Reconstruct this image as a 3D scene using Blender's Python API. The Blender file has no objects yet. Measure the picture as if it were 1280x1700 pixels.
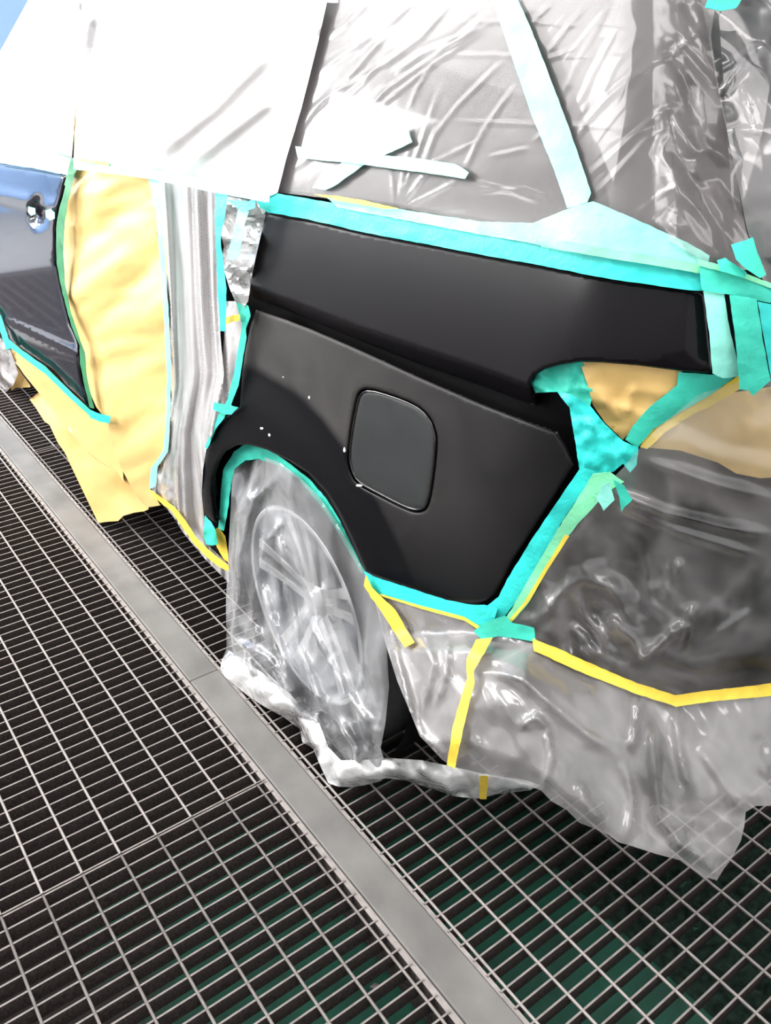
import bpy, bmesh, math, random
import numpy as np
from mathutils import Matrix, Vector
from mathutils.geometry import delaunay_2d_cdt

random.seed(7)
RNG = np.random.default_rng(7)
scn = bpy.context.scene
COL = scn.collection

# ------------------------------------------------------------------ camera
F = 1427.75                                   # focal length in pixels of the 1280 x 1700 frame
R = np.array([[0.591998892, 0.805938710, 0.000318606],
              [0.397787268, -0.291849111, -0.869821472],
              [-0.700929808, 0.515060083, -0.493366503]])
CH = 1.405                                    # eye height above the grating
cd = bpy.data.cameras.new('camera'); cam = bpy.data.objects.new('camera', cd); COL.objects.link(cam)
cd.sensor_fit = 'HORIZONTAL'; cd.sensor_width = 36.0; cd.lens = F / 1280 * 36.0
cd.clip_start = 0.02
M = Matrix(((R[0][0], -R[1][0], -R[2][0]), (R[0][1], -R[1][1], -R[2][1]), (R[0][2], -R[1][2], -R[2][2])))
cam.matrix_world = Matrix.Translation((0, 0, CH)) @ M.to_4x4()
scn.camera = cam

# ------------------------------------------------------------------ world, lamps, exposure
w = bpy.data.worlds.new('world'); scn.world = w; w.use_nodes = True
w.node_tree.nodes['Background'].inputs[0].default_value = (.9, .95, 1, 1)
w.node_tree.nodes['Background'].inputs[1].default_value = 0.3
scn.view_settings.view_transform = 'Standard'; scn.view_settings.look = 'None'
scn.view_settings.gamma = 1; scn.view_settings.use_curve_mapping = False
scn.view_settings.exposure = 0.0
scn.cycles.use_denoising = True
scn.cycles.transparent_max_bounces = 24

def area(name, loc, target, sx, sy, power, color=(1, 1, 1)):
    l = bpy.data.lights.new(name, 'AREA'); l.shape = 'RECTANGLE'; l.size = sx; l.size_y = sy
    l.energy = power; l.color = color
    o = bpy.data.objects.new(name, l); COL.objects.link(o); o.location = loc
    d = Vector(target) - Vector(loc); o.rotation_euler = d.to_track_quat('-Z', 'Y').to_euler()
    return o
# the booth's lamps: a long bank high along the side wall towards the front, and ceiling rows; plus an added fill for the wheel bag
area('side_lamp_bank', (-6.25, -1.78, 2.1), (-5.4, 0.8, 1.0), 3.2, 1.9, 980, (1, .99, .97))
area('wheel_bag_fill', (-2.3, -1.8, 1.45), (-1.2, 0.7, 0.2), 2.0, 0.5, 70, (1, .99, .98))  # unseen fill, added to brighten the wheel bag and bumper skirt
area('ceiling_lamp_front', (-3.0, -0.7, 3.05), (-2.6, 0.2, 0), 3.0, 1.4, 170, (1, .98, .96))
area('ceiling_lamp_rear', (0.6, -0.3, 3.05), (0.2, 0.2, 0), 2.2, 1.4, 80, (1, .96, .93))
area('ceiling_lamp_far_side', (-2.2, 3.2, 3.05), (-2.2, 2.6, 0), 3.0, 0.6, 60, (1, .98, .96))

# ------------------------------------------------------------------ geometry of the sight lines and of the car body
def rays(px, py):
    u = (np.asarray(px, float) - 640) / F; v = (np.asarray(py, float) - 850) / F
    return np.stack([u * R[0][k] + v * R[1][k] + R[2][k] for k in range(3)], -1)
def on_y(px, py, Y):
    d = rays(px, py); t = np.asarray(Y) / d[..., 1]
    return np.array([0, 0, CH]) + d * t[..., None]
def on_z(px, py, Z):
    d = rays(px, py); t = (np.asarray(Z) - CH) / d[..., 2]
    return np.array([0, 0, CH]) + d * t[..., None]

ZT = [0, .2, .35, .5, .7, .9, 1.0, 1.1, 1.17, 1.22, 1.3, 1.5, 1.75]
YT = [.765, .745, .732, .722, .722, .722, .724, .729, .737, .750, .778, .855, .96]
XZ = [0, .2, .4, .8, 1.0, 1.17, 1.3, 1.5, 1.75]
XT = [-.47, -.44, -.425, -.425, -.435, -.445, -.485, -.57, -.68]
RZ = [0, .8, 1.0, 1.1, 2]
RT = [.35, .35, .26, .2, .2]
ZF = np.arange(-.2, 2.0, .005)                # rounded so that the flank shows no hard breaks
def rounded(z, y, wd):
    k = np.exp(-.5 * (np.arange(-40, 41) * .005 / wd) ** 2); k /= k.sum()
    return np.convolve(np.pad(np.interp(ZF, z, y), 40, mode='edge'), k, 'valid')
YT = rounded(ZT, YT, .03); XT = rounded(XZ, XT, .03); RT = rounded(RZ, RT, .03); ZT = XZ = RZ = ZF
WHEEL = (-1.309, .326)
ARCH = (-1.355, .33, .352)
def body_f(P, off):
    X, Y, Z = P[..., 0], P[..., 1], P[..., 2]
    y0 = np.interp(Z, ZT, YT); xr = np.interp(Z, XZ, XT); r = np.interp(Z, RZ, RT)
    qx = X - (xr - r); qy = (y0 + r) - Y
    f = np.where((qx > 0) & (qy > 0), np.hypot(qx, qy), np.maximum(qx, qy)) - r
    return f - off
def body_hit(px, py, off):
    """points where sight lines meet the car body grown by off metres"""
    d = rays(px, py); o = np.array([0, 0, CH]); off = np.broadcast_to(off, d.shape[:-1])
    lo = np.full(d.shape[:-1], .2); hi = np.full(d.shape[:-1], np.nan)
    prev = np.full(d.shape[:-1], .2)
    for t in np.arange(.25, 12, .04):
        f = body_f(o + d * t, off)
        new = np.isnan(hi) & (f < 0)
        lo = np.where(new, t - .04, lo); hi = np.where(new, t, hi)
    bad = np.isnan(hi); hi = np.where(bad, 3.0, hi); lo = np.where(bad, 3.0, lo)
    for _ in range(18):
        m = (lo + hi) / 2; f = body_f(o + d * m[..., None], off)
        hi = np.where(f < 0, m, hi); lo = np.where(f < 0, lo, m)
    return o + d * hi[..., None]
def body(off):
    return lambda px, py, d: body_hit(px, py, off + d)
def draped(ctrl):
    """a loose sheet: its distance from the aisle (Y) is given at a few places and runs smoothly between"""
    c = np.array(ctrl, float); X = c[:, :2] / 500.0; y = c[:, 2]; n = len(c)
    def phi(r): return np.where(r > 1e-9, r * r * np.log(r + 1e-12), 0)
    D = np.hypot(X[:, None, 0] - X[None, :, 0], X[:, None, 1] - X[None, :, 1])
    A = np.zeros((n + 3, n + 3)); A[:n, :n] = phi(D) + np.eye(n) * 1e-4
    A[:n, n] = 1; A[:n, n + 1:] = X; A[n, :n] = 1; A[n + 1:, :n] = X.T
    s = np.linalg.lstsq(A, np.r_[y, 0, 0, 0], rcond=None)[0]
    def f(px, py, d):
        q = np.stack([np.asarray(px), np.asarray(py)], -1) / 500.0
        rr = np.hypot(q[:, None, 0] - X[None, :, 0], q[:, None, 1] - X[None, :, 1])
        Y = phi(rr) @ s[:n] + s[n] + q @ s[n + 1:]
        P = on_y(px, py, Y - d)
        low = P[:, 2] < .004                   # nothing sinks into the grating
        if low.any(): P[low] = on_z(np.asarray(px)[low], np.asarray(py)[low], .004)
        return P
    return f

# ------------------------------------------------------------------ relief helpers (all return metres along the sheet's outward side)
def seg_dist(px, py, pts):
    best = np.full(np.shape(px), 1e9)
    for (x0, y0), (x1, y1) in zip(pts[:-1], pts[1:]):
        dx, dy = x1 - x0, y1 - y0; L = dx * dx + dy * dy + 1e-9
        t = np.clip(((px - x0) * dx + (py - y0) * dy) / L, 0, 1)
        best = np.minimum(best, np.hypot(px - x0 - t * dx, py - y0 - t * dy))
    return best
def folds(lines):
    def f(px, py):
        d = np.zeros(np.shape(px))
        for pts, amp, wd in lines:
            L = np.cumsum([0] + [math.hypot(b[0] - a[0], b[1] - a[1]) for a, b in zip(pts[:-1], pts[1:])]); best = np.full(np.shape(px), 1e9); sp = np.zeros(np.shape(px))
            for (x0, y0), (x1, y1), l0, l1 in zip(pts[:-1], pts[1:], L[:-1], L[1:]):
                dx, dy = x1 - x0, y1 - y0; t = np.clip(((px - x0) * dx + (py - y0) * dy) / (dx * dx + dy * dy + 1e-9), 0, 1)
                e = np.hypot(px - x0 - t * dx, py - y0 - t * dy); k = e < best; best = np.where(k, e, best); sp = np.where(k, (l0 + t * (l1 - l0)) / L[-1], sp)
            d = d + amp * np.exp(-(best / wd) ** 2) * np.clip(np.minimum(sp, 1 - sp) * 5, 0, 1)      # folds run out at both ends
        return d
    return f
_T = RNG.random((8, 128, 128))
def vnoise(x, y, k=0):
    xi = np.floor(x).astype(int); yi = np.floor(y).astype(int); fx = x - xi; fy = y - yi
    fx = fx * fx * (3 - 2 * fx); fy = fy * fy * (3 - 2 * fy); T = _T[k % 8]
    a = T[xi % 128, yi % 128]; b = T[(xi + 1) % 128, yi % 128]; c = T[xi % 128, (yi + 1) % 128]; e = T[(xi + 1) % 128, (yi + 1) % 128]
    return (a * (1 - fx) + b * fx) * (1 - fy) + (c * (1 - fx) + e * fx) * fy
def facet(x, y, k=0):
    """flat facets with sharp creases, as crumpled film shows"""
    s = (x + y) * .3660254; i = np.floor(x + s).astype(int); j = np.floor(y + s).astype(int)
    t = (i + j) * .2113249; x0 = x - (i - t); y0 = y - (j - t)
    u = x0 + (x0 + y0) * .3660254; v = y0 + (x0 + y0) * .3660254; T = _T[k % 8]
    a = T[i % 128, j % 128]; e = T[(i + 1) % 128, (j + 1) % 128]
    b = T[(i + 1) % 128, j % 128]; c = T[i % 128, (j + 1) % 128]
    return np.where(u > v, a + (b - a) * u - (b - e) * v, a + (e - c) * u - (a - c) * v)
def crumple(scale, amp, ang=0.0, stretch=1.0, k=0, octaves=2):
    ca, sa = math.cos(ang), math.sin(ang)
    def f(px, py):
        px = np.asarray(px, float); py = np.asarray(py, float)
        wx = px + 18 * (vnoise(px / 60, py / 60, k + 3) - .5); wy = py + 18 * (vnoise(px / 60 + 9, py / 60, k + 4) - .5)
        u = (wx * ca + wy * sa) / (scale * stretch); v = (-wx * sa + wy * ca) / scale
        d = 0; a = amp
        for o in range(octaves):
            d = d + a * (facet(u * 2 ** o + 31 * o, v * 2 ** o + 17 * o, k + o) - .5); a *= .5
        return d
    return f
def plus(*fs):
    return lambda px, py: sum(f(px, py) for f in fs)

# ------------------------------------------------------------------ mesh helpers
def inside(px, py, poly):
    r = np.zeros(np.shape(px), bool); n = len(poly)
    for i in range(n):
        x0, y0 = poly[i]; x1, y1 = poly[(i + 1) % n]
        if y0 == y1: continue
        c = ((y0 > py) != (y1 > py)) & (px < (x1 - x0) * (py - y0) / (y1 - y0) + x0); r ^= c
    return r
def resample(poly, step):
    out = []
    n = len(poly)
    for i in range(n):
        a = np.array(poly[i], float); b = np.array(poly[(i + 1) % n], float)
        k = max(1, int(round(np.linalg.norm(b - a) / step)))
        for j in range(k): out.append(tuple(a + (b - a) * j / k))
    return out
def smooth_poly(poly, it=2):
    for _ in range(it):
        q = []
        for i in range(len(poly)):
            a = np.array(poly[i], float); b = np.array(poly[(i + 1) % len(poly)], float)
            q += [tuple(a * .75 + b * .25), tuple(a * .25 + b * .75)]
        poly = q
    return poly
def link(name, me, mat, parent=None, smooth=True):
    me.materials.append(mat)
    if smooth: me.polygons.foreach_set('use_smooth', [True] * len(me.polygons))
    o = bpy.data.objects.new(name, me); COL.objects.link(o)
    if parent is not None: o.parent = parent
    return o
def tag(o, label, cat, group=None):
    o['label'] = label; o['category'] = cat
    if group: o['group'] = group
    return o
def make(name, V, Fc, mat, parent=None, smooth=True):
    """mesh from world points, with its origin at the middle of its underside (or at the parent's frame)"""
    V = np.asarray(V, float)
    if parent is None:
        o3 = np.array([(V[:, 0].min() + V[:, 0].max()) / 2, (V[:, 1].min() + V[:, 1].max()) / 2, V[:, 2].min()])
    else:
        o3 = np.zeros(3)
        p = parent
        while p is not None: o3 += np.array(p.location); p = p.parent
    me = bpy.data.meshes.new(name); me.from_pydata([tuple(v) for v in V - o3], [], Fc); me.update()
    o = link(name, me, mat, parent, smooth)
    if parent is None: o.location = o3
    return o
def patch(name, poly, surf, mat, step=14, disp=None, thick=0.0, parent=None, smooth=True, holes=(), jitter=.25, roll=None, ragged=0.0):
    out = resample(poly, step)
    if ragged:
        out = [(x + random.uniform(-ragged, ragged), y + random.uniform(-ragged, ragged)) for x, y in out]
    loops = [out] + [resample(h, step) for h in holes]
    pts = []; edges = []
    for L in loops:
        b = len(pts); pts += L; edges += [(b + i, b + (i + 1) % len(L)) for i in range(len(L))]
    xs = [p[0] for p in out]; ys = [p[1] for p in out]
    gx, gy = np.meshgrid(np.arange(min(xs), max(xs), step), np.arange(min(ys), max(ys), step * .87))
    gx = gx + (np.arange(gx.shape[0]) % 2)[:, None] * step * .5
    gx = (gx + (RNG.random(gx.shape) - .5) * step * jitter).ravel(); gy = (gy + (RNG.random(gy.shape) - .5) * step * jitter).ravel()
    ok = inside(gx, gy, out)
    for L in loops: ok &= seg_dist(gx, gy, L + [L[0]]) > step * .45
    if roll:
        for L in loops: ok &= seg_dist(gx, gy, L + [L[0]]) > roll[0] * 1.5
    pts = pts + list(zip(gx[ok].tolist(), gy[ok].tolist()))
    if roll:
        for L in loops:
            for wd in (roll[0] * .5, roll[0]):
                q = np.array(L); t = np.roll(q, -1, 0) - np.roll(q, 1, 0); nrm = np.stack([-t[:, 1], t[:, 0]], 1); nrm /= np.linalg.norm(nrm, axis=1)[:, None] + 1e-9
                for sg in (1, -1):
                    c = q + nrm * wd * sg; k = inside(c[:, 0], c[:, 1], out)
                    for L2 in loops[1:]: k &= ~inside(c[:, 0], c[:, 1], L2)
                    for L2 in loops: k &= seg_dist(c[:, 0], c[:, 1], L2 + [L2[0]]) > wd * .93
                    pts += [tuple(p) for p in c[k].tolist()]
    r = delaunay_2d_cdt([Vector(p) for p in pts], edges, [], 0, 1e-5)
    v2 = np.array([tuple(v) for v in r[0]]); tri = np.array([f for f in r[2] if len(f) == 3])
    c = v2[tri].mean(1); keep = inside(c[:, 0], c[:, 1], out)
    for L in loops[1:]: keep &= ~inside(c[:, 0], c[:, 1], L)
    tri = tri[keep]
    used = np.unique(tri); mp = -np.ones(len(v2), int); mp[used] = np.arange(len(used)); v2 = v2[used]; tri = mp[tri]
    px, py = v2[:, 0], v2[:, 1]
    d = np.zeros(len(px)) if disp is None else disp(px, py) + np.zeros(len(px))
    if roll:
        for L in loops:
            e = seg_dist(px, py, L + [L[0]]); d = d - roll[1] * np.clip(1 - e / roll[0], 0, 1) ** 2
    P = surf(px, py, d)
    # faces turn towards the aisle
    a, b, cc = P[tri[:, 0]], P[tri[:, 1]], P[tri[:, 2]]
    n = np.cross(b - a, cc - a); view = np.array([0, 0, CH]) - (a + b + cc) / 3
    if np.sum(np.sum(n * view, 1)) < 0: tri = tri[:, ::-1]
    o = make(name, P, tri.tolist(), mat, parent, smooth)
    if thick:
        bnd = {}
        for e in o.data.polygons:
            for k in e.edge_keys: bnd[k] = bnd.get(k, 0) + 1
        at = o.data.attributes.new('sharp_edge', 'BOOLEAN', 'EDGE')
        at.data.foreach_set('value', [bnd.get(tuple(sorted(e.vertices)), 0) == 1 for e in o.data.edges])
        m = o.modifiers.new('thickness', 'SOLIDIFY'); m.thickness = thick; m.offset = -1
    return o
def box_verts(x0, x1, y0, y1, z0, z1):
    return [(x0, y0, z0), (x1, y0, z0), (x1, y1, z0), (x0, y1, z0), (x0, y0, z1), (x1, y0, z1), (x1, y1, z1), (x0, y1, z1)]
BF = [(3, 2, 1, 0), (4, 5, 6, 7), (0, 1, 5, 4), (1, 2, 6, 5), (2, 3, 7, 6), (3, 0, 4, 7)]
def box(name, x0, x1, y0, y1, z0, z1, mat, parent=None):
    return make(name, box_verts(x0, x1, y0, y1, z0, z1), BF, mat, parent, False)
def empty(name, loc, label, cat, group=None):
    o = bpy.data.objects.new(name, None); COL.objects.link(o); o.location = loc
    return tag(o, label, cat, group)

# ------------------------------------------------------------------ materials
def nt(name):
    m = bpy.data.materials.new(name); m.use_nodes = True; n = m.node_tree; n.nodes.clear()
    out = n.nodes.new('ShaderNodeOutputMaterial'); return m, n, out
def nd(n, t, **kw):
    x = n.nodes.new(t)
    for k, v in kw.items():
        if hasattr(x, k): setattr(x, k, v)
        else: x.inputs[k].default_value = v
    return x
def ramp(n, src, stops):
    r = n.nodes.new('ShaderNodeValToRGB'); e = r.color_ramp.elements
    while len(e) < len(stops): e.new(.5)
    for x, (p, c) in zip(e, stops):
        x.position = p; x.color = (*c, 1) if len(c) == 3 else c
    n.links.new(src, r.inputs[0]); return r
def simple(name, col, rough=.5, spec=.5, metal=0.0, var=.12, scale=20, bump=0.0, bscale=80, coat=0.0, detail=4, trans=0.0):
    m, n, out = nt(name)
    p = nd(n, 'ShaderNodeBsdfPrincipled', Roughness=rough, Metallic=metal)
    p.inputs['Specular IOR Level'].default_value = spec; p.inputs['Coat Weight'].default_value = coat
    p.inputs['Coat Roughness'].default_value = .05
    g = nd(n, 'ShaderNodeNewGeometry')
    no = nd(n, 'ShaderNodeTexNoise', Scale=scale, Detail=detail); n.links.new(g.outputs['Position'], no.inputs['Vector'])
    r = ramp(n, no.outputs['Fac'], [(.3, tuple(c * (1 - var) for c in col)), (.7, tuple(min(1, c * (1 + var)) for c in col))])
    n.links.new(r.outputs[0], p.inputs['Base Color'])
    if bump:
        b = nd(n, 'ShaderNodeBump', Strength=bump, Distance=.003)
        n2 = nd(n, 'ShaderNodeTexNoise', Scale=bscale, Detail=5); n.links.new(g.outputs['Position'], n2.inputs['Vector'])
        n.links.new(n2.outputs['Fac'], b.inputs['Height']); n.links.new(b.outputs[0], p.inputs['Normal'])
    if trans:
        t = nd(n, 'ShaderNodeBsdfTranslucent'); n.links.new(r.outputs[0], t.inputs[0])
        mx = nd(n, 'ShaderNodeMixShader', Fac=trans); n.links.new(p.outputs[0], mx.inputs[1]); n.links.new(t.outputs[0], mx.inputs[2])
        n.links.new(mx.outputs[0], out.inputs[0])
    else: n.links.new(p.outputs[0], out.inputs[0])
    return m
def film(name, haze=.25, rough=.14, gain=1.6, bump=.35, bscale=14, tint=(.96, .96, .97), stretch=(1, 1, 1), rot=(0, 0, 0), detail=3, var=.35, col=(.90, .87, .87)):
    """thin polythene sheet: part clear, part milky, shiny on both sides"""
    m, n, out = nt(name)
    g = nd(n, 'ShaderNodeNewGeometry')
    mp = nd(n, 'ShaderNodeMapping'); mp.inputs['Scale'].default_value = stretch; mp.inputs['Rotation'].default_value = rot
    n.links.new(g.outputs['Position'], mp.inputs['Vector'])
    no = nd(n, 'ShaderNodeTexNoise', Scale=bscale, Detail=detail, Distortion=.6); n.links.new(mp.outputs[0], no.inputs['Vector'])
    ab = nd(n, 'ShaderNodeMath', operation='SUBTRACT'); n.links.new(no.outputs['Fac'], ab.inputs[0]); ab.inputs[1].default_value = .5
    ab2 = nd(n, 'ShaderNodeMath', operation='ABSOLUTE'); n.links.new(ab.outputs[0], ab2.inputs[0])
    b = nd(n, 'ShaderNodeBump', Strength=bump, Distance=.02); n.links.new(ab2.outputs[0], b.inputs['Height'])
    tr = nd(n, 'ShaderNodeBsdfTransparent'); tr.inputs[0].default_value = (*tint, 1)
    df = nd(n, 'ShaderNodeBsdfDiffuse'); df.inputs[0].default_value = (*col, 1)
    tl = nd(n, 'ShaderNodeBsdfTranslucent'); tl.inputs[0].default_value = (*col, 1)
    gl = nd(n, 'ShaderNodeBsdfGlossy', Roughness=rough); gl.inputs[0].default_value = (.95, .95, .95, 1)
    for s in (df, tl, gl): n.links.new(b.outputs[0], s.inputs['Normal'])
    m1 = nd(n, 'ShaderNodeMixShader', Fac=.35); n.links.new(df.outputs[0], m1.inputs[1]); n.links.new(tl.outputs[0], m1.inputs[2])
    hz = nd(n, 'ShaderNodeMapRange'); hz.inputs['From Min'].default_value = 0; hz.inputs['From Max'].default_value = .22
    hz.inputs['To Min'].default_value = min(1, haze * (1 + var)); hz.inputs['To Max'].default_value = haze * (1 - var); n.links.new(ab2.outputs[0], hz.inputs['Value'])
    m2 = nd(n, 'ShaderNodeMixShader'); n.links.new(hz.outputs[0], m2.inputs[0]); n.links.new(tr.outputs[0], m2.inputs[1]); n.links.new(m1.outputs[0], m2.inputs[2])
    fr = nd(n, 'ShaderNodeFresnel', IOR=1.5); n.links.new(b.outputs[0], fr.inputs['Normal'])
    mu = nd(n, 'ShaderNodeMath', operation='MULTIPLY'); mu.use_clamp = True; n.links.new(fr.outputs[0], mu.inputs[0]); mu.inputs[1].default_value = gain
    m3 = nd(n, 'ShaderNodeMixShader'); n.links.new(mu.outputs[0], m3.inputs[0]); n.links.new(m2.outputs[0], m3.inputs[1]); n.links.new(gl.outputs[0], m3.inputs[2])
    n.links.new(m3.outputs[0], out.inputs[0]); return m

def dusty(name, side, top):
    """steel whose upward faces carry a layer of dried dust"""
    m, n, out = nt(name)
    p = nd(n, 'ShaderNodeBsdfPrincipled', Roughness=.7); p.inputs['Specular IOR Level'].default_value = .25
    g = nd(n, 'ShaderNodeNewGeometry'); s = nd(n, 'ShaderNodeSeparateXYZ'); n.links.new(g.outputs['Normal'], s.inputs[0])
    no = nd(n, 'ShaderNodeTexNoise', Scale=45, Detail=6); n.links.new(g.outputs['Position'], no.inputs['Vector'])
    a = ramp(n, no.outputs['Fac'], [(.25, tuple(c * .75 for c in top)), (.75, tuple(c * 1.2 for c in top))])
    n3 = nd(n, 'ShaderNodeTexNoise', Scale=220, Detail=4); n.links.new(g.outputs['Position'], n3.inputs['Vector'])
    c = ramp(n, n3.outputs['Fac'], [(.3, tuple(x * .4 for x in side)), (.7, tuple(x * 1.5 for x in side))])
    mx = nd(n, 'ShaderNodeMix'); mx.data_type = 'RGBA'
    r = ramp(n, s.outputs['Z'], [(.45, (0, 0, 0)), (.7, (1, 1, 1))])
    n.links.new(r.outputs[0], mx.inputs[0]); n.links.new(c.outputs[0], mx.inputs[6]); n.links.new(a.outputs[0], mx.inputs[7])
    n.links.new(mx.outputs[2], p.inputs['Base Color'])
    b = nd(n, 'ShaderNodeBump', Strength=.4, Distance=.002); n.links.new(n3.outputs['Fac'], b.inputs['Height']); n.links.new(b.outputs[0], p.inputs['Normal'])
    n.links.new(p.outputs[0], out.inputs[0]); return m

def panel_paint(name):
    """black primer: sanded matt grey over the flank, left unsanded and darker round the wheel arch and at the rear"""
    m, n, out = nt(name)
    p = nd(n, 'ShaderNodeBsdfPrincipled'); p.inputs['Specular IOR Level'].default_value = .17
    g = nd(n, 'ShaderNodeNewGeometry'); s = nd(n, 'ShaderNodeSeparateXYZ'); n.links.new(g.outputs['Position'], s.inputs[0])
    def math2(op, a, b):
        x = nd(n, 'ShaderNodeMath', operation=op)
        for i, v in enumerate((a, b)):
            if isinstance(v, (int, float)): x.inputs[i].default_value = v
            else: n.links.new(v, x.inputs[i])
        return x.outputs[0]
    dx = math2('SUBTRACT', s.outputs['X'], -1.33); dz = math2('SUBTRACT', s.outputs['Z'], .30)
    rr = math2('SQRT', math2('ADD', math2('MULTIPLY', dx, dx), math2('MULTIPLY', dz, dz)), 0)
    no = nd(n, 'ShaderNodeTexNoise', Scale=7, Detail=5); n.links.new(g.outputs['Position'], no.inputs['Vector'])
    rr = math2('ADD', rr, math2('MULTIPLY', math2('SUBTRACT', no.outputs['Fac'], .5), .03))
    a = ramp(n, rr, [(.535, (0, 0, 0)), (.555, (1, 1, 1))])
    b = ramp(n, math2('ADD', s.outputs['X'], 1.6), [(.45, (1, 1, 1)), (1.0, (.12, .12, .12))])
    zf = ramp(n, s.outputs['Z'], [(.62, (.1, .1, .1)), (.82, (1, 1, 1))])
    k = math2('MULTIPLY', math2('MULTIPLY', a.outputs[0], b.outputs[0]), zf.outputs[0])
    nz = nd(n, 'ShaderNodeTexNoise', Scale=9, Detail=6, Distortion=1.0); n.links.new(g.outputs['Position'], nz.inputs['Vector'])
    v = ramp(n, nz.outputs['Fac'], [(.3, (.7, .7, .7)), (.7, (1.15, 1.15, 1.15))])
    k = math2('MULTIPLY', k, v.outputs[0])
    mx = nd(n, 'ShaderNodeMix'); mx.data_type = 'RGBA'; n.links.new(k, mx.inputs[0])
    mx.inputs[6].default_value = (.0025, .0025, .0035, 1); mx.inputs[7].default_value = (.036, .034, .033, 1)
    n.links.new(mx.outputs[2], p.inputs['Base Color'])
    rg = ramp(n, k, [(0, (.34, .34, .34)), (1, (.62, .62, .62))]); n.links.new(rg.outputs[0], p.inputs['Roughness'])
    n.links.new(p.outputs[0], out.inputs[0]); return m

M_bar = dusty('grating_bar_steel', (.040, .031, .029), (.18, .158, .15))
M_rod = dusty('grating_rod_steel', (.06, .05, .048), (.235, .212, .20))
M_beam = simple('worn_steel', (.125, .12, .114), .5, .4, 0, .22, 9, .12, 60, detail=8)
M_primer = simple('black_primer', (.0038, .0030, .0040), .4, .17, 0, .2, 8)
def gloss_end(m):
    n = m.node_tree; p = [x for x in n.nodes if x.type == 'BSDF_PRINCIPLED'][0]
    g = nd(n, 'ShaderNodeNewGeometry'); s = nd(n, 'ShaderNodeSeparateXYZ'); n.links.new(g.outputs['Position'], s.inputs[0])
    a = nd(n, 'ShaderNodeMath', operation='ADD'); n.links.new(s.outputs['X'], a.inputs[0]); a.inputs[1].default_value = 1.0
    r = ramp(n, a.outputs[0], [(.30, (.4, .4, .4)), (.46, (.1, .1, .1))]); n.links.new(r.outputs[0], p.inputs['Roughness'])
    return m
gloss_end(M_primer)
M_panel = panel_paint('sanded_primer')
M_fuel = simple('sanded_fuel_door', (.015, .0165, .017), .5, .4, 0, .25, 14, detail=6)
M_shell = simple('car_black', (.003, .003, .0035), .5, .06, 0, .1)
M_door = simple('navy_gloss', (.008, .010, .02), .12, .6, 0, .1, 6, coat=.6)
M_glass = simple('dark_glass', (.02, .019, .02), .04, .6, 0, .05)
M_trim = simple('black_trim', (.008, .0075, .008), .6, .1)
M_tyre = simple('tyre_rubber', (.02, .02, .021), .7, .3, 0, .2, 40, .2, 120)
M_alloy = simple('alloy_bright', (.96, .96, .96), .3, .5, .35, .02)
M_alloyd = simple('alloy_grey', (.34, .355, .38), .4, .5, .3, .1)
M_teal = simple('teal_tape', (.045, .56, .43), .55, .35, 0, .26, 14, .35, 160, trans=.15)
M_tealp = simple('pale_teal_tape', (.28, .80, .68), .5, .4, 0, .26, 14, .35, 140, trans=.15)
M_cyan = simple('cyan_teal_tape', (.03, .62, .58), .5, .4, 0, .26, 14, .35, 150, trans=.15)
M_greend = simple('dark_green_tape', (.02, .16, .06), .55, .35, 0, .2, 30, .3, 150)
M_greenl = simple('light_green_tape', (.22, .72, .42), .5, .4, 0, .26, 14, .35, 140, trans=.15)
M_yel = simple('yellow_tape', (.80, .58, .07), .55, .35, 0, .1, 40, .3, 160, trans=.1)
M_kraft = simple('kraft_paper', (.76, .53, .20), .6, .3, 0, .07, 6, .25, 25, trans=.12)
M_kraft_shaded = simple('kraft_paper_shaded', (.46, .29, .095), .6, .3, 0, .07, 6, .25, 25, trans=.1)  # same kraft paper; the shade on the flap is painted in as darker colour
M_kraftp = simple('kraft_paper_pale', (.67, .45, .165), .55, .35, 0, .06, 6, .25, 25, trans=.12)
M_white = simple('booth_wall_white', (.85, .86, .87), .5, .3, 0, .03, 2)
M_blue = simple('booth_wall_blue', (.17, .27, .46), .45, .35, 0, .05, 1.2)
M_blued = simple('booth_seam_blue', (.09, .20, .44), .5, .3, 0, .05, 2)
F_whitened = film('film_whitened', .60, .22, 2.1, .2, 5, stretch=(1, 1, .5), var=.15)  # haze set high to paint in the lamp glare on the front windows
F_clear = film('film_clear', .14, .24, .75, .06, 7, var=.15, col=(.86, .79, .79))
F_rear = film('film_rear', .10, .24, 1.5, .25, 7, var=.8)
F_bag = film('film_bag', .20, .16, 1.6, .30, 5, var=.9, col=(.90, .91, .94), stretch=(1.6, 1, .7), detail=2)
F_skirt = film('film_skirt', .27, .2, 1.4, .35, 6, var=.45, stretch=(1, 1, .6))
F_door = film('film_door', .72, .18, 1.9, .15, 12, stretch=(1, 1, .15), var=.2)
F_bunch = film('film_bunch', .92, .25, 1.9, .3, 9, var=.08, col=(.97, .97, .97))

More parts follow.
